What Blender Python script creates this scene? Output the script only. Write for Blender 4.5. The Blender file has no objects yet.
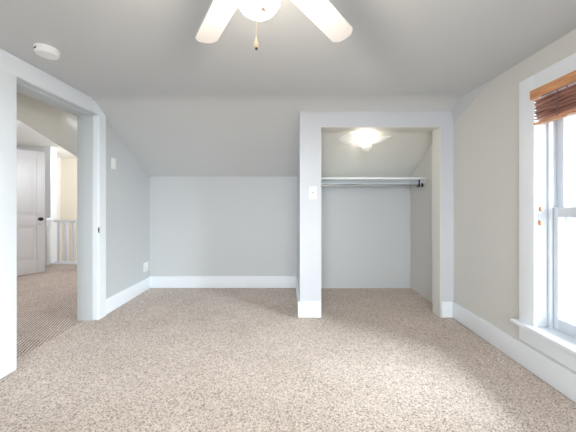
import bpy, bmesh, math
from mathutils import Vector, Matrix

C = bpy.context.scene.collection
SC = bpy.context.scene

# ------------------------------------------------------------------ camera, light, exposure
F_PX, VP_U, VP_V, EYE = 262.0, 289.0, 204.0, 1.15
cam_d = bpy.data.cameras.new('camera')
cam_d.sensor_fit = 'HORIZONTAL'; cam_d.sensor_width = 36.0
cam_d.lens = 36.0 * F_PX / 576.0
cam_d.shift_x = (288.0 - VP_U) / 576.0
cam_d.shift_y = (VP_V - 216.0) / 576.0
cam_d.clip_start = 0.02
cam = bpy.data.objects.new('camera', cam_d); C.objects.link(cam)
cam.location = (0, 0, EYE); cam.rotation_euler = (math.pi / 2, 0, 0)
SC.camera = cam

SC.view_settings.view_transform = 'Standard'
SC.view_settings.look = 'None'
SC.view_settings.gamma = 1.0
SC.view_settings.use_curve_mapping = False
SC.view_settings.exposure = 0.58
SC.cycles.use_denoising = True
SC.cycles.max_bounces = 14
SC.cycles.diffuse_bounces = 10
SC.cycles.transparent_max_bounces = 16
SC.cycles.caustics_reflective = False
SC.cycles.sample_clamp_indirect = 8.0

SKY = 0.95
W = bpy.data.worlds.new('overcast_sky'); SC.world = W
W.use_nodes = True
wb = W.node_tree.nodes['Background']
wb.inputs['Color'].default_value = (0.86, 0.93, 1.0, 1)
wb.inputs['Strength'].default_value = SKY

def aim(a, b):
    return (Vector(b) - Vector(a)).to_track_quat('-Z', 'Y').to_euler()

def daylight(name, loc, rot, sx, sy, power, color):
    """soft overcast daylight, and the added rear fill, entering through a window opening"""
    d = bpy.data.lights.new(name, 'AREA'); d.shape = 'RECTANGLE'; d.size = sx; d.size_y = sy
    d.energy = power; d.color = color
    o = bpy.data.objects.new(name, d); C.objects.link(o)
    o.location = loc; o.rotation_euler = rot
    return o
daylight('bright_cloud_side', (6.4, -0.10, 2.6), aim((6.4, -0.10, 2.6), (1.66, 1.375, 1.1)), 3.8, 3.4, 1250.0, (0.87, 0.94, 1.0))
daylight('rear_fill_light', (0.0, -8.0, 2.6), (math.radians(80), 0, 0), 16.0, 4.0, 2800.0, (0.92, 0.96, 1.0))  # fill light added behind the viewer, shines in through the added rear window

def point_light(name, loc, power, color, radius):
    d = bpy.data.lights.new(name, 'POINT'); d.energy = power; d.color = color; d.shadow_soft_size = radius
    o = bpy.data.objects.new(name, d); C.objects.link(o); o.location = loc
    return o
point_light('stairwell_light', (-3.75, 5.75, 1.95), 30.0, (1.0, 0.97, 0.93), 0.08)
point_light('hall_fill', (-3.3, 2.9, 2.0), 18.0, (0.94, 0.97, 1.0), 0.10)  # unseen lamp added to brighten the hall door and railing
FAN_GLOW = 78.0
CLOSET_GLOW = 6.0

# ------------------------------------------------------------------ dimensions (metres)
XL, XR = -1.903, 1.664            # side walls
YB, YR = 3.580, -2.60             # knee wall, wall behind the camera
H = 2.168                         # flat ceiling
YS, KS = 2.516, 0.605             # where the slope begins, its pitch
YC, TC = 2.650, 0.135             # closet front, its thickness
XP, XO, XO2 = 0.110, 0.321, 1.536 # closet corner, opening left and right
ZO = 1.933                        # closet head
BH = 0.166                        # baseboard height
def slope_z(y): return H - KS * max(0.0, y - YS)

# ------------------------------------------------------------------ materials
def lin(c):
    return tuple(((v / 255.0) / 12.92 if v / 255.0 <= 0.04045 else ((v / 255.0 + 0.055) / 1.055) ** 2.4) for v in c) + (1.0,)

def paint(name, rgb, rough=0.55, spec=0.5, bump=0.0, scale=60.0, var=0.0):
    m = bpy.data.materials.new(name); m.use_nodes = True
    nt = m.node_tree; b = nt.nodes['Principled BSDF']
    b.inputs['Base Color'].default_value = lin(rgb)
    b.inputs['Roughness'].default_value = rough
    b.inputs['Specular IOR Level'].default_value = spec
    tc = nt.nodes.new('ShaderNodeTexCoord')
    if bump or var:
        n = nt.nodes.new('ShaderNodeTexNoise'); n.inputs['Scale'].default_value = scale
        n.inputs['Detail'].default_value = 3.0
        nt.links.new(tc.outputs['Object'], n.inputs['Vector'])
    if bump:
        bp = nt.nodes.new('ShaderNodeBump'); bp.inputs['Strength'].default_value = bump
        bp.inputs['Distance'].default_value = 0.002
        nt.links.new(n.outputs['Fac'], bp.inputs['Height'])
        nt.links.new(bp.outputs['Normal'], b.inputs['Normal'])
    if var:
        mx = nt.nodes.new('ShaderNodeMix'); mx.data_type = 'RGBA'
        c = lin(rgb)
        mx.inputs[6].default_value = tuple(v * (1 - var) for v in c[:3]) + (1,)
        mx.inputs[7].default_value = tuple(min(1, v * (1 + var)) for v in c[:3]) + (1,)
        nt.links.new(n.outputs['Fac'], mx.inputs[0])
        nt.links.new(mx.outputs[2], b.inputs['Base Color'])
    return m

def carpet(name, ribs=False):
    m = bpy.data.materials.new(name); m.use_nodes = True
    nt = m.node_tree; b = nt.nodes['Principled BSDF']
    b.inputs['Roughness'].default_value = 1.0
    b.inputs['Specular IOR Level'].default_value = 0.05
    b.inputs['Sheen Weight'].default_value = 0.08
    tc = nt.nodes.new('ShaderNodeTexCoord')
    n1 = nt.nodes.new('ShaderNodeTexVoronoi'); n1.inputs['Scale'].default_value = 230.0
    n4 = nt.nodes.new('ShaderNodeTexVoronoi'); n4.inputs['Scale'].default_value = 130.0
    n2 = nt.nodes.new('ShaderNodeTexNoise'); n2.inputs['Scale'].default_value = 3.0
    n2.inputs['Detail'].default_value = 3.0
    n3 = nt.nodes.new('ShaderNodeTexVoronoi'); n3.inputs['Scale'].default_value = 150.0
    for n in (n1, n2, n3, n4): nt.links.new(tc.outputs['Object'], n.inputs['Vector'])
    tuft = nt.nodes.new('ShaderNodeMix'); tuft.data_type = 'RGBA'; tuft.inputs[0].default_value = 0.4
    nt.links.new(n1.outputs['Color'], tuft.inputs[6]); nt.links.new(n4.outputs['Color'], tuft.inputs[7])
    sep = nt.nodes.new('ShaderNodeSeparateColor'); nt.links.new(tuft.outputs[2], sep.inputs[0])
    r = nt.nodes.new('ShaderNodeValToRGB')
    e = r.color_ramp.elements
    e[0].position = 0.10; e[0].color = lin((118, 104, 99))
    e[1].position = 0.90; e[1].color = lin((238, 226, 217))
    k = e.new(0.36); k.color = lin((197, 182, 172))
    nt.links.new(sep.outputs[0], r.inputs['Fac'])
    mx = nt.nodes.new('ShaderNodeMix'); mx.data_type = 'RGBA'; mx.blend_type = 'MULTIPLY'
    mx.inputs[0].default_value = 1.0
    r2 = nt.nodes.new('ShaderNodeValToRGB')
    r2.color_ramp.elements[0].position = 0.3; r2.color_ramp.elements[0].color = (0.90, 0.89, 0.88, 1)
    r2.color_ramp.elements[1].position = 0.7; r2.color_ramp.elements[1].color = (1, 1, 1, 1)
    nt.links.new(n2.outputs['Fac'], r2.inputs['Fac'])
    nt.links.new(r.outputs['Color'], mx.inputs[6]); nt.links.new(r2.outputs['Color'], mx.inputs[7])
    out = mx.outputs[2]
    if ribs:
        mp = nt.nodes.new('ShaderNodeMapping'); mp.inputs['Rotation'].default_value = (0, 0, math.radians(-22))
        nt.links.new(tc.outputs['Object'], mp.inputs['Vector'])
        wv = nt.nodes.new('ShaderNodeTexWave'); wv.inputs['Scale'].default_value = 12.5
        wv.inputs['Distortion'].default_value = 0.4; wv.inputs['Detail'].default_value = 0.0
        nt.links.new(mp.outputs['Vector'], wv.inputs['Vector'])
        r3 = nt.nodes.new('ShaderNodeValToRGB')
        r3.color_ramp.elements[0].position = 0.15; r3.color_ramp.elements[0].color = (0.42, 0.40, 0.41, 1)
        r3.color_ramp.elements[1].position = 0.55; r3.color_ramp.elements[1].color = (1, 1, 1, 1)
        nt.links.new(wv.outputs['Fac'], r3.inputs['Fac'])
        m2 = nt.nodes.new('ShaderNodeMix'); m2.data_type = 'RGBA'; m2.blend_type = 'MULTIPLY'
        m2.inputs[0].default_value = 1.0
        nt.links.new(out, m2.inputs[6]); nt.links.new(r3.outputs['Color'], m2.inputs[7])
        out = m2.outputs[2]
    nt.links.new(out, b.inputs['Base Color'])
    bp = nt.nodes.new('ShaderNodeBump'); bp.inputs['Strength'].default_value = 0.4
    bp.inputs['Distance'].default_value = 0.004
    nt.links.new(n3.outputs['Distance'], bp.inputs['Height'])
    nt.links.new(bp.outputs['Normal'], b.inputs['Normal'])
    return m

def wood(name, dark, light, scale=14.0, rough=0.4):
    m = bpy.data.materials.new(name); m.use_nodes = True
    nt = m.node_tree; b = nt.nodes['Principled BSDF']; b.inputs['Roughness'].default_value = rough
    tc = nt.nodes.new('ShaderNodeTexCoord'); mp = nt.nodes.new('ShaderNodeMapping')
    mp.inputs['Scale'].default_value = (6.0, 0.5, 6.0)
    n = nt.nodes.new('ShaderNodeTexNoise'); n.inputs['Scale'].default_value = scale; n.inputs['Detail'].default_value = 5
    r = nt.nodes.new('ShaderNodeValToRGB')
    r.color_ramp.elements[0].position = 0.35; r.color_ramp.elements[0].color = lin(dark)
    r.color_ramp.elements[1].position = 0.65; r.color_ramp.elements[1].color = lin(light)
    nt.links.new(tc.outputs['Object'], mp.inputs['Vector']); nt.links.new(mp.outputs['Vector'], n.inputs['Vector'])
    nt.links.new(n.outputs['Fac'], r.inputs['Fac']); nt.links.new(r.outputs['Color'], b.inputs['Base Color'])
    return m

def glow(name, rgb, strength):
    m = bpy.data.materials.new(name); m.use_nodes = True
    b = m.node_tree.nodes['Principled BSDF']
    b.inputs['Base Color'].default_value = (0.9, 0.9, 0.88, 1)
    b.inputs['Emission Color'].default_value = rgb + (1,)
    b.inputs['Emission Strength'].default_value = strength
    b.inputs['Roughness'].default_value = 0.3
    return m

def window_glass(name):
    m = bpy.data.materials.new(name); m.use_nodes = True
    nt = m.node_tree; nt.nodes.remove(nt.nodes['Principled BSDF'])
    tr = nt.nodes.new('ShaderNodeBsdfTransparent'); tr.inputs['Color'].default_value = (0.96, 0.98, 0.97, 1)
    gl = nt.nodes.new('ShaderNodeBsdfGlossy'); gl.inputs['Roughness'].default_value = 0.02
    lw = nt.nodes.new('ShaderNodeLayerWeight'); lw.inputs['Blend'].default_value = 0.5
    pw = nt.nodes.new('ShaderNodeMath'); pw.operation = 'POWER'; pw.inputs[1].default_value = 5.0
    fr = nt.nodes.new('ShaderNodeMath'); fr.operation = 'MULTIPLY_ADD'; fr.inputs[1].default_value = 0.9; fr.inputs[2].default_value = 0.04
    nt.links.new(lw.outputs['Facing'], pw.inputs[0]); nt.links.new(pw.outputs[0], fr.inputs[0])
    mx = nt.nodes.new('ShaderNodeMixShader')
    nt.links.new(fr.outputs[0], mx.inputs[0]); nt.links.new(tr.outputs[0], mx.inputs[1]); nt.links.new(gl.outputs[0], mx.inputs[2])
    nt.links.new(mx.outputs[0], nt.nodes['Material Output'].inputs['Surface'])
    return m

def translucent(name):
    m = bpy.data.materials.new(name); m.use_nodes = True
    nt = m.node_tree; b = nt.nodes['Principled BSDF']
    b.inputs['Base Color'].default_value = (0.93, 0.93, 0.92, 1); b.inputs['Roughness'].default_value = 0.4
    tl = nt.nodes.new('ShaderNodeBsdfTranslucent'); tl.inputs['Color'].default_value = (0.97, 0.97, 0.95, 1)
    mx = nt.nodes.new('ShaderNodeMixShader'); mx.inputs[0].default_value = 0.22
    nt.links.new(b.outputs[0], mx.inputs[1]); nt.links.new(tl.outputs[0], mx.inputs[2])
    nt.links.new(mx.outputs[0], nt.nodes['Material Output'].inputs['Surface'])
    return m

def metal(name, rgb, rough=0.3):
    m = paint(name, rgb, rough); m.node_tree.nodes['Principled BSDF'].inputs['Metallic'].default_value = 1.0
    return m

M = dict(
    wall=paint('wall_paint', (202, 205, 208), 0.6, 0.4, 0.12, 90),
    ceil=paint('ceiling_paint', (205, 207, 208), 0.38, 0.5, 0.10, 45),
    closet=paint('closet_face_paint', (205, 208, 215), 0.45, 0.5, 0.05, 90),
    inner=paint('closet_lamplit_paint', (222, 221, 216), 0.55, 0.4, 0.10, 90),  # lighter and creamier, closet lamp glow put into the colour
    trim=paint('gloss_white_trim', (236, 241, 247), 0.32, 0.5, 0.03, 25),
    wall_warm_lit=paint('warm_lit_wall_paint', (211, 210, 207), 0.6, 0.4, 0.12, 90),  # same wall paint with the warm light on that side put in
    vinyl=paint('window_vinyl', (206, 211, 218), 0.4, 0.4),
    stop=paint('door_stop_paint', (202, 208, 212), 0.4, 0.4),
    hall=paint('hall_paint', (228, 225, 217), 0.85, 0.15, 0.1, 90),
    hall_white=paint('hall_white_paint', (234, 234, 234), 0.6, 0.4, 0.1, 90),
    cream=paint('stairwell_cream_paint', (230, 225, 214), 0.6, 0.3, 0.1, 90),
    door=paint('door_white_paint', (222, 222, 224), 0.4),
    plastic=paint('white_plastic', (240, 240, 240), 0.35),
    grey_plastic=paint('grey_plastic', (150, 150, 155), 0.5),
    dark=paint('dark_slot', (35, 33, 34), 0.5),
    blade=paint('white_blade', (240, 238, 236), 0.4),
    fan_metal=paint('white_enamel', (236, 234, 230), 0.3),
    chain=metal('brass_chain', (242, 232, 205), 0.3),
    fob=wood('pale_wood_fob', (222, 196, 160), (240, 222, 190), 30),
    steel=metal('chrome_rod', (205, 205, 205), 0.25),
    black=paint('black_metal', (22, 21, 22), 0.35),
    valance=wood('honey_wood', (186, 124, 82), (218, 160, 114)),
    slat=wood('brown_slat_wood', (120, 76, 70), (206, 160, 142)),
    cord=paint('white_cord', (228, 224, 220), 0.7),
    ladder=paint('brown_ladder_cord', (120, 92, 96), 0.8),
    carpet=carpet('beige_cut_pile_carpet'),
    carpet_hall=carpet('ribbed_hall_carpet', True),
    glass=window_glass('window_glass'),
    petal_skin=translucent('translucent_petal'),
    fan_glow=glow('lit_fan_globe', (1.0, 0.88, 0.74), FAN_GLOW),
    closet_glow=glow('lit_closet_globe', (1.0, 0.93, 0.80), CLOSET_GLOW),
)

# ------------------------------------------------------------------ geometry helpers
def box(bm, x0, x1, y0, y1, z0, z1, bev=0.0, mat=None):
    t = bmesh.new()
    bmesh.ops.create_cube(t, size=1.0)
    for v in t.verts:
        v.co = Vector(((v.co.x + .5) * (x1 - x0) + x0, (v.co.y + .5) * (y1 - y0) + y0, (v.co.z + .5) * (z1 - z0) + z0))
    if bev:
        bmesh.ops.bevel(t, geom=list(t.edges), offset=bev, segments=2, affect='EDGES', profile=0.6)
    if mat is not None: t.transform(mat)
    merge(bm, t)

def merge(bm, t):
    me = bpy.data.meshes.new('tmp'); t.to_mesh(me); t.free(); bm.from_mesh(me); bpy.data.meshes.remove(me)

def prism(bm, pts, axis, a, b, bev=0.0, mat=None):
    """polygon pts in the plane across axis, extruded from a to b"""
    t = bmesh.new()
    def P(p, w):
        return {'x': (w, p[0], p[1]), 'y': (p[0], w, p[1]), 'z': (p[0], p[1], w)}[axis]
    lo = [t.verts.new(P(p, a)) for p in pts]; hi = [t.verts.new(P(p, b)) for p in pts]
    t.faces.new(lo); t.faces.new(hi)
    n = len(pts)
    for i in range(n): t.faces.new((lo[i], lo[(i + 1) % n], hi[(i + 1) % n], hi[i]))
    bmesh.ops.recalc_face_normals(t, faces=t.faces)
    if bev: bmesh.ops.bevel(t, geom=list(t.edges), offset=bev, segments=2, affect='EDGES')
    if mat is not None: t.transform(mat)
    merge(bm, t)

def lathe(bm, prof, seg=32, mat=None):
    """profile of (radius, z) turned about z"""
    t = bmesh.new(); rings = []
    for r, z in prof:
        if r < 1e-6: rings.append([t.verts.new((0, 0, z))])
        else: rings.append([t.verts.new((r * math.cos(2 * math.pi * i / seg), r * math.sin(2 * math.pi * i / seg), z)) for i in range(seg)])
    for p, q in zip(rings, rings[1:]):
        for i in range(seg):
            j = (i + 1) % seg
            if len(p) == 1 and len(q) == 1: continue
            if len(p) == 1: t.faces.new((p[0], q[i], q[j]))
            elif len(q) == 1: t.faces.new((p[i], p[j], q[0]))
            else: t.faces.new((p[i], p[j], q[j], q[i]))
    for ring in (rings[0], rings[-1]):
        if len(ring) > 1: t.faces.new(ring)
    bmesh.ops.recalc_face_normals(t, faces=t.faces)
    if mat is not None: t.transform(mat)
    for f in t.faces: f.smooth = True
    merge(bm, t)

def tube(bm, a, b, r, seg=12):
    a, b = Vector(a), Vector(b); d = b - a
    q = d.to_track_quat('Z', 'Y').to_matrix().to_4x4()
    lathe(bm, [(r, 0), (r, d.length)], seg, Matrix.Translation(a) @ q)

def T(x, y, z): return Matrix.Translation((x, y, z))

def obj(name, bm, mat, parent=None, smooth_angle=35):
    me = bpy.data.meshes.new(name)
    if parent is not None:
        r = parent
        off = Vector((0, 0, 0))
        while r is not None: off += Vector(r.location); r = r.parent
        bm.transform(Matrix.Translation(-off))
    for f in bm.faces: f.smooth = True
    bm.to_mesh(me); bm.free()
    me.set_sharp_from_angle(angle=math.radians(smooth_angle))
    o = bpy.data.objects.new(name, me); C.objects.link(o)
    if mat: me.materials.append(M[mat])
    if parent is not None: o.parent = parent
    return o

def tag(o, label, cat, group=None):
    o['label'] = label; o['category'] = cat
    if group: o['group'] = group
    return o

def thing(name, label, cat, loc, group=None):
    o = bpy.data.objects.new(name, None); C.objects.link(o); o.location = loc
    o.empty_display_size = 0.1
    return tag(o, label, cat, group)

def struct(name, bm, mat, label, cat):
    o = obj(name, bm, mat); o['kind'] = 'structure'
    return tag(o, label, cat)

def struct_root(name, loc, label, cat):
    o = thing(name, label, cat, loc); o['kind'] = 'structure'
    return o

def part(name, mat, parent, *boxes, bev=0.0):
    bm = bmesh.new()
    for b in boxes: box(bm, *b, bev=bev)
    return obj(name, bm, mat, parent)

# ------------------------------------------------------------------ the room
bm = bmesh.new(); box(bm, XL, XR, YR, YB, -0.10, 0.0)
box(bm, -2.02, XL, 1.81, 2.60, -0.10, 0.0)
struct('floor', bm, 'carpet', 'beige speckled cut-pile carpet covering the bedroom floor', 'carpet floor')

bm = bmesh.new()
prism(bm, [(YR - .15, H), (YS - .10, H), (YS - .03, H - .004), (YS + .03, slope_z(YS + .03) - .004), (YS + .10, slope_z(YS + .10)), (YB + .15, slope_z(YB + .15)),
           (YB + .15, slope_z(YB + .15) + .15), (YS, H + .15), (YR - .15, H + .15)], 'x', XL - .10, XR + .2)
struct('ceiling', bm, 'ceil', 'grey painted ceiling sloping down to the low knee wall', 'ceiling')

# knee wall and closet back
bm = bmesh.new(); box(bm, XL - .17, XR + .2, YB, YB + .12, -.10, slope_z(YB) + .06)
struct('wall_back', bm, 'wall', 'low grey knee wall under the sloped ceiling', 'wall')

# left wall with the doorway
DY0, DY1, DZ = 1.800, 2.615, 2.046   # rough opening
XLo = -2.075
bm = bmesh.new()
box(bm, XLo, XL, YR - .15, DY0, -.10, H + .02)
prism(bm, [(DY0, DZ), (DY1, DZ), (DY1, slope_z(DY1) + .02), (YS, H + .02), (DY0, H + .02)], 'x', XLo, XL)
prism(bm, [(DY1, -.1), (YB + .02, -.1), (YB + .02, slope_z(YB) + .02), (DY1, slope_z(DY1) + .02)], 'x', XLo, XL)
struct('wall_left', bm, 'wall', 'grey wall holding the open doorway, cut off by the slope', 'wall')

# right wall with the window opening; the wall also closes the closet
WY0, WY1, WZ0, WZ1 = 0.985, 1.765, 0.310, 1.912
XRo = XR + .20
bm = bmesh.new()
box(bm, XR, XRo, YR - .15, WY0, -.10, H + .02)
box(bm, XR, XRo, WY0, WY1, -.10, WZ0)
box(bm, XR, XRo, WY0, WY1, WZ1, H + .02)
prism(bm, [(WY1, -.1), (YB + .02, -.1), (YB + .02, slope_z(YB) + .02), (YS, H + .02), (WY1, H + .02)], 'x', XR, XRo)
struct('wall_right', bm, 'wall_warm_lit', 'grey wall with the tall white window, warm light put into its colour', 'wall')

# plaster wedge where the right wall meets the slope
bm = bmesh.new()
pa = [(XR + .01, 2.11, H + .01), (XR + .01, 2.655, 1.955), (XR + .01, 2.655, H + .01)]
vs = [bm.verts.new(p) for p in ((XR + .001, 2.10, H + .004), (XR + .001, 2.655, 1.955), (XR - .022, 2.655, slope_z(2.655) + .01), (XR - .022, 2.47, H + .004), (XR + .02, 2.655, H + .01))]
a, b, c, d, e = vs
for f in ((a, b, c, d), (a, d, e), (d, c, e), (b, e, c), (a, e, b)): bm.faces.new(f)
bmesh.ops.recalc_face_normals(bm, faces=bm.faces)
struct('trim_4', bm, 'wall', 'slanted plaster wedge under the ceiling beside the closet', 'plaster trim')

# wall behind the camera with an unseen window added for fill light
RW = dict(x0=-1.20, x1=1.20, z0=.65, z1=1.95)
bm = bmesh.new()
box(bm, XL, RW['x0'], YR - .15, YR, -.1, H + .02); box(bm, RW['x1'], XR, YR - .15, YR, -.1, H + .02)
box(bm, RW['x0'], RW['x1'], YR - .15, YR, -.1, RW['z0']); box(bm, RW['x0'], RW['x1'], YR - .15, YR, RW['z1'], H + .02)
struct('wall_front', bm, 'wall', 'grey wall behind the viewer holding the double window added for fill light', 'wall')

# closet front and its side wall
bm = bmesh.new()
zc = slope_z(YC) + .015
prism(bm, [(XP, -.1), (XO, -.1), (XO, ZO), (XO2, ZO), (XO2, -.1), (XR + .01, -.1), (XR + .01, zc), (XP, zc)], 'y', YC, YC + TC)
prism(bm, [(YC + TC, -.1), (YB + .01, -.1), (YB + .01, slope_z(YB) + .02), (YC + TC, slope_z(YC + TC) + .02)], 'x', XP, XP + .12)
struct('wall_closet', bm, 'closet', 'pale closet front wall with an open cased doorway', 'wall')

# lining added under the closet slope, lamp glow put into its colour
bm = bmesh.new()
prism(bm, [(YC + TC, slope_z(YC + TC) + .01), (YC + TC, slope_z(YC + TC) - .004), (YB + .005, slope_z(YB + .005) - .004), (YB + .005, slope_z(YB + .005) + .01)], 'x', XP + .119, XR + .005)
struct('ceiling_closet', bm, 'inner', 'sloped ceiling inside the closet, lamp glow put into its cream colour', 'ceiling')

# closet jamb lining: boards inside the opening, cream lamp glow put into their colour
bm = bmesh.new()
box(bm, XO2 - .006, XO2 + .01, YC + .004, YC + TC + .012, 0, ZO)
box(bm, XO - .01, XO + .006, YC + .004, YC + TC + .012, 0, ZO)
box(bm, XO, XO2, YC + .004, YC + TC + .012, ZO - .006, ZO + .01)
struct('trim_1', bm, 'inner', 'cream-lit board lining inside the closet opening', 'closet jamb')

# baseboards
def base(name, boxes, label):
    bm = bmesh.new()
    for b in boxes: box(bm, *b, bev=.003)
    return struct(name, bm, 'trim', label, 'baseboard')
bt = .019
base('baseboard_back', [(XL, XP, YB - bt, YB + .004, .007, BH)], 'tall white baseboard along the low knee wall')
base('baseboard_left', [(XL - .004, XL + bt, 2.698, YB - bt, .007, BH), (XL - .004, XL + bt, YR, 1.671, .007, BH)], 'white baseboard between doorway casing and far corner')
base('baseboard_right', [(XR - bt, XR + .004, YR, YC - bt, .007, BH)], 'long white baseboard running below the window')
base('baseboard_closet_corner', [(XP - bt, XO, YC - bt, YC + .004, .007, BH + .004), (XP - bt, XP + .004, YC, YB - bt, .007, BH + .004)], 'white baseboard wrapping the corner left of the closet opening')
base('baseboard_closet', [(XO2, XR - bt, YC - bt, YC + .004, .007, BH)], 'short white baseboard right of the closet opening')

# ------------------------------------------------------------------ doorway to the hall
xf = XL + .020                       # casing face
d1 = struct_root('door_1', (XL, 2.2, 0), 'white cased open doorway leading to the hall', 'doorway')
bm = bmesh.new()
prism(bm, [(2.606, 0), (2.697, 0), (2.697, slope_z(2.697) - .002), (2.56, H - .022), (2.50, H - .014), (2.50, 2.035), (2.606, 2.035)], 'x', XL - .004, xf, bev=.002)
obj('casing', bm, 'trim', d1)
part('casing', 'trim', d1, (XL - .004, xf, 1.672, 1.812, .006, 2.035), bev=.002)
part('head_casing', 'trim', d1, (XL - .004, xf, 1.672, 2.50, 2.035, H - .014), bev=.002)
bm = bmesh.new()                     # thin back band at the casing top
box(bm, XL - .004, xf + .006, 1.66, 2.50, H - .020, H - .003, bev=.002)
obj('crown_bead', bm, 'trim', d1)
# jamb lining: rabbet on the room side and a stop behind
part('jamb', 'trim', d1, (-2.09, XL + .006, 2.598, 2.622, 0, 2.050), bev=.0015)
part('jamb', 'trim', d1, (-2.09, XL + .006, 1.788, 1.816, 0, 2.050), bev=.0015)
part('head_jamb', 'stop', d1, (-2.09, XL + .006, 1.816, 2.598, 2.027, 2.050), bev=.0015)
part('door_stop', 'stop', d1, (-2.09, -1.938, 2.585, 2.599, 0, 2.028), bev=.001)
part('door_stop', 'stop', d1, (-2.09, -1.938, 1.811, 1.826, 0, 2.028), bev=.001)
part('door_stop', 'stop', d1, (-2.09, -1.938, 1.826, 2.586, 2.013, 2.028), bev=.001)
sp = part('strike_plate', 'steel', d1, (-1.901, -1.8835, 2.6035, 2.6065, .862, .922), bev=.001)
sp['label'] = 'dark metal strike plate'
part('latch_hole', 'dark', sp, (-1.897, -1.887, 2.6028, 2.604, .874, .910))

# ------------------------------------------------------------------ the hall beyond
HZ = 2.245
bm = bmesh.new(); box(bm, -5.4, -2.02, 0.6, 5.06, -.10, -.001)
struct('floor_hall', bm, 'carpet_hall', 'ribbed grey-beige carpet of the hall beyond the doorway', 'carpet floor')
bm = bmesh.new(); box(bm, -5.4, -2.457, 0.6, 6.35, HZ, HZ + .1)
struct('ceiling_hall', bm, 'hall_white', 'white hall ceiling seen through the doorway', 'ceiling')
bm = bmesh.new(); box(bm, -2.456, XLo, 0.6, 3.7, H, H + .1)
box(bm, -2.456, XLo, 3.5, 6.35, H, H + .1)
struct('ceiling_landing', bm, 'cream', 'low warm-lit ceiling strip just outside the doorway', 'ceiling')
bm = bmesh.new()
k = -.33
pz = lambda y: 1.922 + k * (y - 2.338)
prism(bm, [(1.0, H + .09), (1.0, pz(1.7)), (1.7, pz(1.7)), (3.35, pz(3.35)), (3.35, H + .09)], 'x', -2.455, -2.44)
struct('wall_bulkhead', bm, 'hall', 'grey hanging bulkhead with a slanted lower edge in the hall', 'wall')
bm = bmesh.new()
box(bm, -5.4, -4.60, 5.02, 5.12, -.1, HZ)
struct('wall_hall', bm, 'hall_white', 'white hall wall behind the open panelled door', 'wall')
bm = bmesh.new(); box(bm, -4.68, -4.545, 4.995, 5.125, 0, HZ)
struct('trim_2', bm, 'trim', 'white corner trim at the end of the hall wall', 'trim')
bm = bmesh.new(); box(bm, -5.4, -2.0, 6.20, 6.30, -1.6, HZ + .02)
struct('wall_stairwell', bm, 'cream', 'cream stairwell wall behind the white railing', 'wall')
bm = bmesh.new()
box(bm, -5.5, -5.4, 0.6, 6.3, -1.6, HZ + .02); box(bm, -5.4, XLo, 0.5, 0.6, -.1, HZ + .05)
box(bm, -2.1, -2.0, YB + .1, 6.2, -1.6, HZ + .05)
box(bm, -5.4, -2.0, 5.06, 6.2, -1.7, -1.6)
box(bm, -5.4, -2.0, 5.02, 5.06, -1.6, -.1)
struct('wall_hall_side', bm, 'hall_white', 'white side walls closing the hall and stairwell', 'wall')
# nosing along the landing edge
bm = bmesh.new(); box(bm, -4.545, -2.1, 4.985, 5.075, -.03, .022, bev=.004)
struct('trim_3', bm, 'trim', 'white landing edge board below the railing balusters', 'trim')

# open panelled door in the hall
hx, hy = -4.505, 3.765
ang = math.atan2(.300, .174)
DM = Matrix.Translation((hx, hy, 0)) @ Matrix.Rotation(ang, 4, 'Z')     # local x along the leaf, y away from the room
d2 = struct_root('door_2', (hx, hy, 0), 'white panelled hall door standing ajar with a black knob', 'door')
bm = bmesh.new()
DWid, DHt = .765, 2.02
st = .105
rails = [(.012, .23), (.80, .95), (1.90, DHt)]
box(bm, 0, st, 0, .035, .012, DHt, .002, DM); box(bm, DWid - st, DWid, 0, .035, .012, DHt, .002, DM)
for z0, z1 in rails: box(bm, st, DWid - st, 0, .035, z0, z1, .002, DM)
for z0, z1 in ((.23, .80), (.95, 1.90)):
    box(bm, st, DWid - st, .013, .022, z0, z1, 0, DM)
    box(bm, st + .05, DWid - st - .05, .004, .030, z0 + .05, z1 - .05, .008, DM)
leaf = obj('leaf', bm, 'door', d2)
bm = bmesh.new()
KM = DM @ Matrix.Translation((DWid - .065, 0, .90)) @ Matrix.Rotation(math.pi / 2, 4, 'X')
lathe(bm, [(0, 0), (.026, 0), (.026, .005), (.011, .010), (.011, .032), (.026, .040), (.031, .052), (.027, .064), (0, .068)], 24, KM)
kn = obj('knob', bm, 'black', d2); kn['label'] = 'black round door knob'
bm = bmesh.new()
lathe(bm, [(0, 0), (.008, 0), (.008, .003), (0, .003)], 12, DM @ Matrix.Translation((DWid - .065, 0, .815)) @ Matrix.Rotation(math.pi / 2, 4, 'X'))
obj('keyhole', bm, 'dark', d2)

# stair railing
rl = thing('stair_railing', 'white stair railing with square balusters at the hall landing', 'railing', (-4.0, 5.03, .022))
part('handrail', 'trim', rl, (-4.50, -2.1, 5.000, 5.060, .800, .845), bev=.008)
part('bottom_rail', 'trim', rl, (-4.50, -2.1, 5.012, 5.048, .022, .045), bev=.003)
bm = bmesh.new()
box(bm, -4.655, -4.535, 4.90, 4.994, 0, .83, .004)
box(bm, -4.668, -4.522, 4.888, 4.994, .83, .866, .005)
box(bm, -4.65, -4.54, 4.905, 4.994, .866, .885, .006)
obj('newel_post', bm, 'trim', rl)
for i in range(16):
    x = -4.41 + i * .134
    bm = bmesh.new(); box(bm, x - .026, x + .026, 5.012, 5.048, .046, .799, .002)
    obj('baluster', bm, 'trim', rl)

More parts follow.
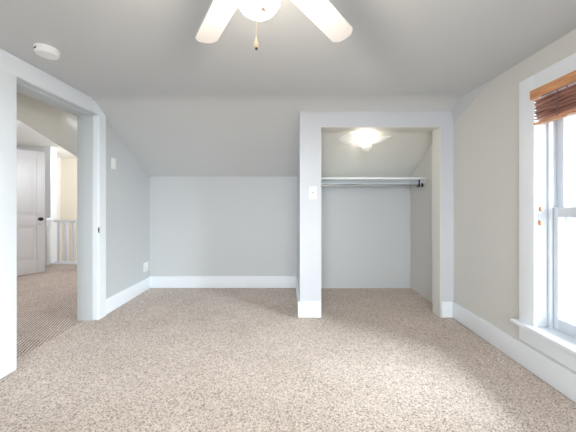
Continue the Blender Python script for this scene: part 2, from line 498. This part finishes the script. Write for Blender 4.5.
# ------------------------------------------------------------------ window on the right
wx = XR - .020
w1 = struct_root('window_1', (XR, 1.375, WZ0), 'tall white double-hung window with deep casing', 'window')
CY = 1.758
part('casing', 'trim', w1, (wx, XR + .004, CY, 1.873, .323, 2.018), bev=.002)
part('casing', 'trim', w1, (wx, XR + .004, .877, .992, .323, 2.018), bev=.002)
part('head_casing', 'trim', w1, (wx, XR + .004, .992, CY, 1.905, 2.018), bev=.002)
part('stool', 'trim', w1, (XR - .062, XR + .125, .990, CY + .002, .298, .324), (XR - .062, XR, .85, .992, .298, .324), (XR - .062, XR, CY, 1.900, .298, .324), bev=.005)
part('apron', 'trim', w1, (wx + .002, XR + .004, .875, 1.875, .186, .298), bev=.002)
part('side_jamb', 'vinyl', w1, (XR - .002, XRo, CY + .004, CY + .012, .323, 1.912), bev=.001)
part('side_jamb', 'vinyl', w1, (XR - .002, XRo, .980, .988, .323, 1.912), bev=.001)
part('head_jamb', 'trim', w1, (XR - .002, XRo, .988, CY + .004, 1.908, 1.915), bev=.001)
part('sill', 'trim', w1, (XR + .120, XRo + .03, .980, 1.77, .286, .318), bev=.003)
# inner stop beads
part('stop_bead', 'vinyl', w1, (XR + .072, XR + .094, CY - .014, CY + .001, .323, 1.905), (XR + .072, XR + .094, .991, 1.006, .323, 1.905), bev=.003)
def sash(name, x0, x1, z0, z1, top, bot, label):
    g = bmesh.new()
    st = .044
    box(g, x0, x1, CY - st, CY, z0, z1, .002); box(g, x0, x1, .992, .992 + st, z0, z1, .002)
    box(g, x0, x1, .992 + st, CY - st, z1 - top, z1, .002); box(g, x0, x1, .992 + st, CY - st, z0, z0 + bot, .002)
    s = obj(name, g, 'vinyl', w1)
    s['label'] = label
    xm = (x0 + x1) / 2
    part('pane', 'glass', s, (xm - .002, xm + .002, .992 + st - .004, CY - st + .004, z0 + bot - .004, z1 - top + .004))
    return s
sash('lower_sash', XR + .096, XR + .130, .325, 1.130, .064, .075, 'lower window sash')
sash('upper_sash', XR + .134, XR + .166, 1.070, 1.904, .050, .060, 'upper window sash')
part('sash_lift', 'trim', w1, (XR + .086, XR + .097, 1.33, 1.42, .362, .380), bev=.003)
lk = part('sash_lock', 'plastic', w1, (XR + .104, XR + .126, 1.34, 1.41, 1.130, 1.146), bev=.004)
bm = bmesh.new()
for y in (CY - .032, .992 + .004): box(bm, XR + .176, XR + .192, y, y + .028, .318, 1.905, .002)
box(bm, XR + .176, XR + .192, 1.02, CY - .032, .318, .362, .002); box(bm, XR + .176, XR + .192, 1.02, CY - .032, 1.87, 1.905, .002)
box(bm, XR + .176, XR + .192, 1.02, CY - .032, 1.09, 1.115, .002)
obj('storm_frame', bm, 'vinyl', w1)

# unseen rear window, added to light the room evenly
w2 = struct_root('added_window_rear', (0, YR, RW['z0']), 'wide white double window added behind the viewer for fill light', 'window')
x0, x1, z0, z1 = RW['x0'], RW['x1'], RW['z0'], RW['z1']
part('casing', 'trim', w2, (x0 - .11, x0, YR - .004, YR + .02, z0 - .1, z1 + .11), (x1, x1 + .11, YR - .004, YR + .02, z0 - .1, z1 + .11),
     (x0, x1, YR - .004, YR + .02, z1, z1 + .11), (x0, x1, YR - .004, YR + .02, z0 - .1, z0), bev=.002)
part('frame', 'trim', w2, (x0, x0 + .05, YR - .1, YR - .06, z0, z1), (x1 - .05, x1, YR - .1, YR - .06, z0, z1), (-.05, .05, YR - .1, YR - .06, z0, z1),
     (x0, x1, YR - .1, YR - .06, z0, z0 + .05), (x0, x1, YR - .1, YR - .06, z1 - .05, z1))
for a, b in ((x0 + .05, -.05), (.05, x1 - .05)): part('pane', 'glass', w2, (a, b, YR - .082, YR - .078, z0 + .05, z1 - .05))

# wooden blind, pulled up
BX = XR - .010
bl = thing('wooden_blind', 'raised brown wooden slat blind under the honey-coloured valance', 'window blind', (XR, 1.375, 1.905))
v = part('valance', 'valance', bl, (XR - .056, XR - .044, 1.000, 1.750, 1.842, 1.902), (XR - .044, XR - .006, 1.740, 1.750, 1.842, 1.902), (XR - .044, XR - .006, 1.000, 1.010, 1.842, 1.902), bev=.002)
part('headrail', 'dark', bl, (XR - .040, XR + .012, 1.014, 1.736, 1.862, 1.904), bev=.002)
NS = 8
for i in range(NS):
    z = 1.822 - i * .0163
    bm = bmesh.new()
    R = T(BX, 0, z) @ Matrix.Rotation(math.radians((34, 22, 40, 30, 18, 36, 26, 12)[i]), 4, 'Y')
    box(bm, -.025, .025, 1.010, 1.7455, -.0016, .0016, .0008, R)
    obj('slat', bm, 'slat', bl)
br = part('bottom_rail', 'valance', bl, (BX - .025, BX + .025, 1.010, 1.745, 1.674, 1.690), bev=.002)
for y in (1.585, 1.165):
    bm = bmesh.new()
    for dx in (-.030, .030): tube(bm, (BX + dx, y, 1.870), (BX + dx, y, 1.690), .0022, 6)
    for q in range(9):
        z = 1.832 - q * .0165
        tube(bm, (BX - .030, y + .004, z), (BX - .031, y - .02 + .01 * (q % 3), z - .016), .0025, 6)
    obj('ladder_cord', bm, 'ladder', bl)
for (y, x, zt) in ((1.722, 1.652, 1.117), (1.742, 1.668, 1.024)):
    bm = bmesh.new(); tube(bm, (x, y, 1.864), (x, y, zt + .02), .0016, 6)
    c = obj('pull_cord', bm, 'cord', bl)
    bm = bmesh.new()
    lathe(bm, [(0, .018), (.004, .018), (.008, .009), (.0095, -.003), (.008, -.013), (.004, -.016), (0, -.016)], 12, T(x, y, zt))
    o = obj('tassel', bm, 'valance', c); o['label'] = 'small wooden cord tassel'

# ------------------------------------------------------------------ ceiling fan
fx, fy = -.098, .826
fan = thing('ceiling_fan', 'white five-blade ceiling fan with a glowing glass globe', 'ceiling fan', (fx, fy, H))
bm = bmesh.new(); lathe(bm, [(0, H), (.085, H), (.085, H - .02), (.060, H - .055), (.035, H - .065), (0, H - .065)], 40, T(fx, fy, 0))
obj('canopy', bm, 'fan_metal', fan)
bm = bmesh.new(); lathe(bm, [(0, H - .064), (.05, H - .064), (.105, H - .085), (.118, H - .11), (.118, H - .165), (.100, H - .185), (.06, H - .195), (0, H - .195)], 40, T(fx, fy, 0))
obj('motor_housing', bm, 'fan_metal', fan)
bm = bmesh.new(); lathe(bm, [(0, H - .19), (.052, H - .19), (.055, H - .20), (.055, H - .235), (.048, H - .25), (0, H - .25)], 32, T(fx, fy, 0))
obj('light_fitter', bm, 'fan_metal', fan)
gz = EYE + .667
bm = bmesh.new()
pr = [(.040, .078)] + [(.074 * math.sin(t), .073 * math.cos(t)) for t in [math.radians(a) for a in range(35, 181, 8)]] + [(0, -.073)]
lathe(bm, pr, 40, T(fx, fy, gz))
g = obj('globe', bm, 'fan_glow', fan); g['label'] = 'lit white glass globe'
zb = H - .198
for i in range(5):
    a = math.radians(51.3 + 72.0 * i)
    BMx = T(fx, fy, zb) @ Matrix.Rotation(a, 4, 'Z') @ Matrix.Rotation(math.radians(-11), 4, 'X')
    pts = [(.150, -.042), (.200, -.050), (.566, -.055), (.576, -.051), (.596, -.034), (.600, -.026), (.602, .0), (.600, .026), (.596, .034), (.576, .051), (.566, .055), (.200, .050), (.150, .042)]
    bm = bmesh.new(); prism(bm, pts, 'z', -.003, .003, 0, BMx)
    bo = obj('blade', bm, 'blade', fan)
    bm = bmesh.new()
    prism(bm, [(.085, -.016), (.150, -.020), (.185, -.036), (.215, -.030), (.225, 0), (.215, .030), (.185, .036), (.150, .020), (.085, .016)], 'z', .003, .009, .001, BMx)
    obj('blade_arm', bm, 'fan_metal', bo)
def chain(dx, dy, ztop, zfob, length, nm):
    bm = bmesh.new()
    n = int((ztop - zfob) / .006)
    tube(bm, (fx + dx, fy + dy, ztop), (fx + dx, fy + dy, zfob), .0009, 6)
    for i in range(n):
        bmesh.ops.create_icosphere(bm, subdivisions=1, radius=.0017, matrix=T(fx + dx, fy + dy, ztop - i * .006))
    c = obj('pull_chain', bm, 'chain', fan)
    bm = bmesh.new()
    lathe(bm, [(0, zfob), (.002, zfob), (.0035, zfob - .008), (.0065, zfob - length * .7), (.0075, zfob - length * .85), (.005, zfob - length), (0, zfob - length)], 16, T(fx + dx, fy + dy, 0))
    f = obj('fob', bm, 'fob', c)
    bm = bmesh.new(); lathe(bm, [(0, 0), (.004, 0), (.0035, -.004), (0, -.004)], 12, T(fx + dx, fy + dy, zfob - length))
    if nm: obj('fob_cap', bm, 'dark', c)
    else: bm.free()
chain(.0050, -.080, EYE + .76, EYE + .476, .032, True)
chain(.0250, -.080, EYE + .76, EYE + .572, .022, False)

# ------------------------------------------------------------------ small fittings
sx, sy = -1.590, 1.722
sd = thing('smoke_detector', 'round white smoke detector on the ceiling near the doorway', 'smoke detector', (sx, sy, H))
bm = bmesh.new(); lathe(bm, [(0, H), (.066, H), (.066, H - .012), (0, H - .012)], 40, T(sx, sy, 0)); obj('mounting_ring', bm, 'plastic', sd)
bm = bmesh.new(); lathe(bm, [(0, H - .010), (.064, H - .012), (.063, H - .030), (.057, H - .040), (.050, H - .043), (.048, H - .041), (.030, H - .041), (.028, H - .044), (0, H - .044)], 40, T(sx, sy, 0)); body = obj('body', bm, 'plastic', sd)
bm = bmesh.new()
for k in range(3):
    aa = math.radians(238 + k * 9)
    box(bm, -.004, .004, -.0008, .0008, -.004, .004, 0, T(sx + .0638 * math.cos(aa), sy + .0638 * math.sin(aa), H - .022) @ Matrix.Rotation(aa + math.pi / 2, 4, 'Z'))
obj('vent', bm, 'dark', sd)

def plate_on_x(name, label, cat, x, s, yc, zc, w=.074, h=.120):
    """cover plate on a side wall; s = +1 faces +x"""
    t = thing(name, label, cat, (x, yc, zc))
    a, b = sorted((x - s * .001, x + s * .006))
    part('cover_plate', 'plastic', t, (a, b, yc - w / 2, yc + w / 2, zc - h / 2, zc + h / 2), bev=.002)
    return t
t = plate_on_x('light_switch', 'white switch plate on the grey wall beside the doorway casing', 'light switch', XL, 1, 2.838, 1.588)
part('rocker', 'plastic', t, (XL + .005, XL + .010, 2.838 - .017, 2.838 + .017, 1.588 - .034, 1.588 + .034), bev=.002)
t = plate_on_x('wall_outlet', 'white wall outlet above the baseboard near the far corner', 'outlet', XL, 1, 3.482, .316, .116)
for yy in (3.455, 3.509):
    for dz in (-.026, .026):
        bm = bmesh.new()
        box(bm, XL + .005, XL + .009, yy - .017, yy + .017, .316 + dz - .014, .316 + dz + .014, .003)
        s = obj('socket', bm, 'plastic', t)
        part('slot', 'dark', s, (XL + .0085, XL + .0095, yy - .008, yy - .006, .316 + dz - .004, .316 + dz + .006), (XL + .0085, XL + .0095, yy + .006, yy + .008, .316 + dz - .004, .316 + dz + .006))
# switch on the closet corner
cx, cz = .241, 1.263
t = thing('light_switch', 'white toggle switch on the pale corner beside the closet opening', 'light switch', (cx, YC, cz))
part('cover_plate', 'plastic', t, (cx - .039, cx + .039, YC - .006, YC + .001, cz - .062, cz + .062), bev=.002)
tg = part('toggle', 'grey_plastic', t, (cx - .005, cx + .005, YC - .018, YC - .005, cz - .004, cz + .012), bev=.001)
for dz in (-.030, .030):
    bm = bmesh.new(); lathe(bm, [(0, 0), (.003, 0), (.003, .0015), (0, .0015)], 10, T(cx, YC - .0055, cz + dz) @ Matrix.Rotation(math.pi / 2, 4, 'X'))
    obj('screw', bm, 'grey_plastic', t)

# ------------------------------------------------------------------ inside the closet
SZ = 1.466
sh = thing('closet_shelf', 'white shelf board across the closet under the slope', 'shelf', (.95, 3.37, SZ))
part('board', 'trim', sh, (XP + .122, XR - .001, 3.125, YB - .001, SZ - .019, SZ), bev=.002)
part('cleat', 'trim', sh, (XR - .020, XR - .001, 3.185, YB - .022, SZ - .075, SZ - .0195), bev=.002)
part('cleat', 'trim', sh, (XP + .122, XP + .14, 3.185, YB - .022, SZ - .075, SZ - .0195), bev=.002)
part('cleat', 'trim', sh, (XP + .142, XR - .022, YB - .020, YB - .001, SZ - .075, SZ - .0195), bev=.002)
rd = thing('closet_rod', 'chrome hanging rod below the closet shelf', 'closet rod', (.95, 3.225, 1.382))
bm = bmesh.new(); tube(bm, (XP + .15, 3.225, 1.382), (XR - .024, 3.225, 1.382), .0125, 20); obj('rod', bm, 'steel', rd)
for x0, x1 in ((XR - .034, XR - .0205), (XP + .1405, XP + .154)):
    bm = bmesh.new()
    xm = x0
    lathe(bm, [(0, 0), (.024, 0), (.024, x1 - x0), (0, x1 - x0)], 20, T(x0, 3.225, 1.382) @ Matrix.Rotation(math.pi / 2, 4, 'Y'))
    obj('socket', bm, 'black', rd)
bm = bmesh.new()
hxk = XR - .075
box(bm, hxk - .006, hxk + .006, 3.19, 3.202, 1.359, SZ - .0195, .001)
box(bm, hxk - .006, hxk + .006, 3.19, 3.25, 1.359, 1.3685, .001)
o = obj('hook_bracket', bm, 'black', rd)

# glowing closet lamp on the slope
SN = Vector((0, -KS, -1)).normalized(); SD = Vector((0, 1, -KS)).normalized(); SX = Vector((1, 0, 0))
def on_slope(x, y, off): return Vector((x, y, slope_z(y))) + SN * off
def basis(x, y, off):
    p = on_slope(x, y, off)
    return Matrix(((SX.x, SD.x, SN.x, p.x), (SX.y, SD.y, SN.y, p.y), (SX.z, SD.z, SN.z, p.z), (0, 0, 0, 1)))
lx, ly = .838, 2.930
lp = thing('closet_lamp', 'lit globe lamp with frosted petal shapes on the closet slope', 'lamp', tuple(on_slope(lx, ly, 0)))
bm = bmesh.new(); lathe(bm, [(0, 0), (.060, 0), (.055, .018), (.035, .024), (0, .024)], 32, basis(lx, ly, .004)); obj('base', bm, 'fan_metal', lp)
bm = bmesh.new()
lathe(bm, [(.035, .010)] + [(.088 * math.sin(math.radians(a)), .066 - .062 * math.cos(math.radians(a))) for a in range(30, 181, 10)], 36, basis(lx, ly, .004))
o = obj('globe', bm, 'closet_glow', lp); o['label'] = 'glowing white globe'
def petal(angle, r0, r1, w, zoff=.046, twist=0.0):  # thin pale translucent petal shape set beside the globe
    t = bmesh.new(); n = 14; L = r1 - r0
    prof = lambda s: w * (math.sin(math.pi * min(1, s * .92 + .10)) ** .7)
    rows = []
    for i in range(n + 1):
        s = i / n; hw = prof(s)
        rows.append([(r0 + L * s, hw * q, zoff + .012 * s - .010 * q * q) for q in (-1, -.5, 0, .5, 1)])
    up = [[t.verts.new(p) for p in r] for r in rows]
    dn = [[t.verts.new((p[0], p[1], p[2] + .004)) for p in r] for r in rows]
    for i in range(n):
        for j in range(4):
            t.faces.new((up[i][j], up[i][j + 1], up[i + 1][j + 1], up[i + 1][j])); t.faces.new((dn[i][j], dn[i + 1][j], dn[i + 1][j + 1], dn[i][j + 1]))
        t.faces.new((up[i][0], up[i + 1][0], dn[i + 1][0], dn[i][0])); t.faces.new((up[i][4], dn[i][4], dn[i + 1][4], up[i + 1][4]))
    for i in (0, n):
        for j in range(4): t.faces.new((up[i][j], up[i][j + 1], dn[i][j + 1], dn[i][j]))
    bmesh.ops.recalc_face_normals(t, faces=t.faces)
    rm = (r0 + r1) / 2
    t.transform(basis(lx, ly, .004) @ Matrix.Rotation(angle, 4, 'Z') @ T(rm, 0, 0) @ Matrix.Rotation(twist, 4, 'Z') @ T(-rm, 0, 0))
    obj('petal_shape', t, 'petal_skin', lp)
petal(math.radians(178), .100, .285, .078)
petal(math.radians(4), .100, .300, .050, twist=math.radians(-42))
petal(math.radians(66), .100, .215, .058)
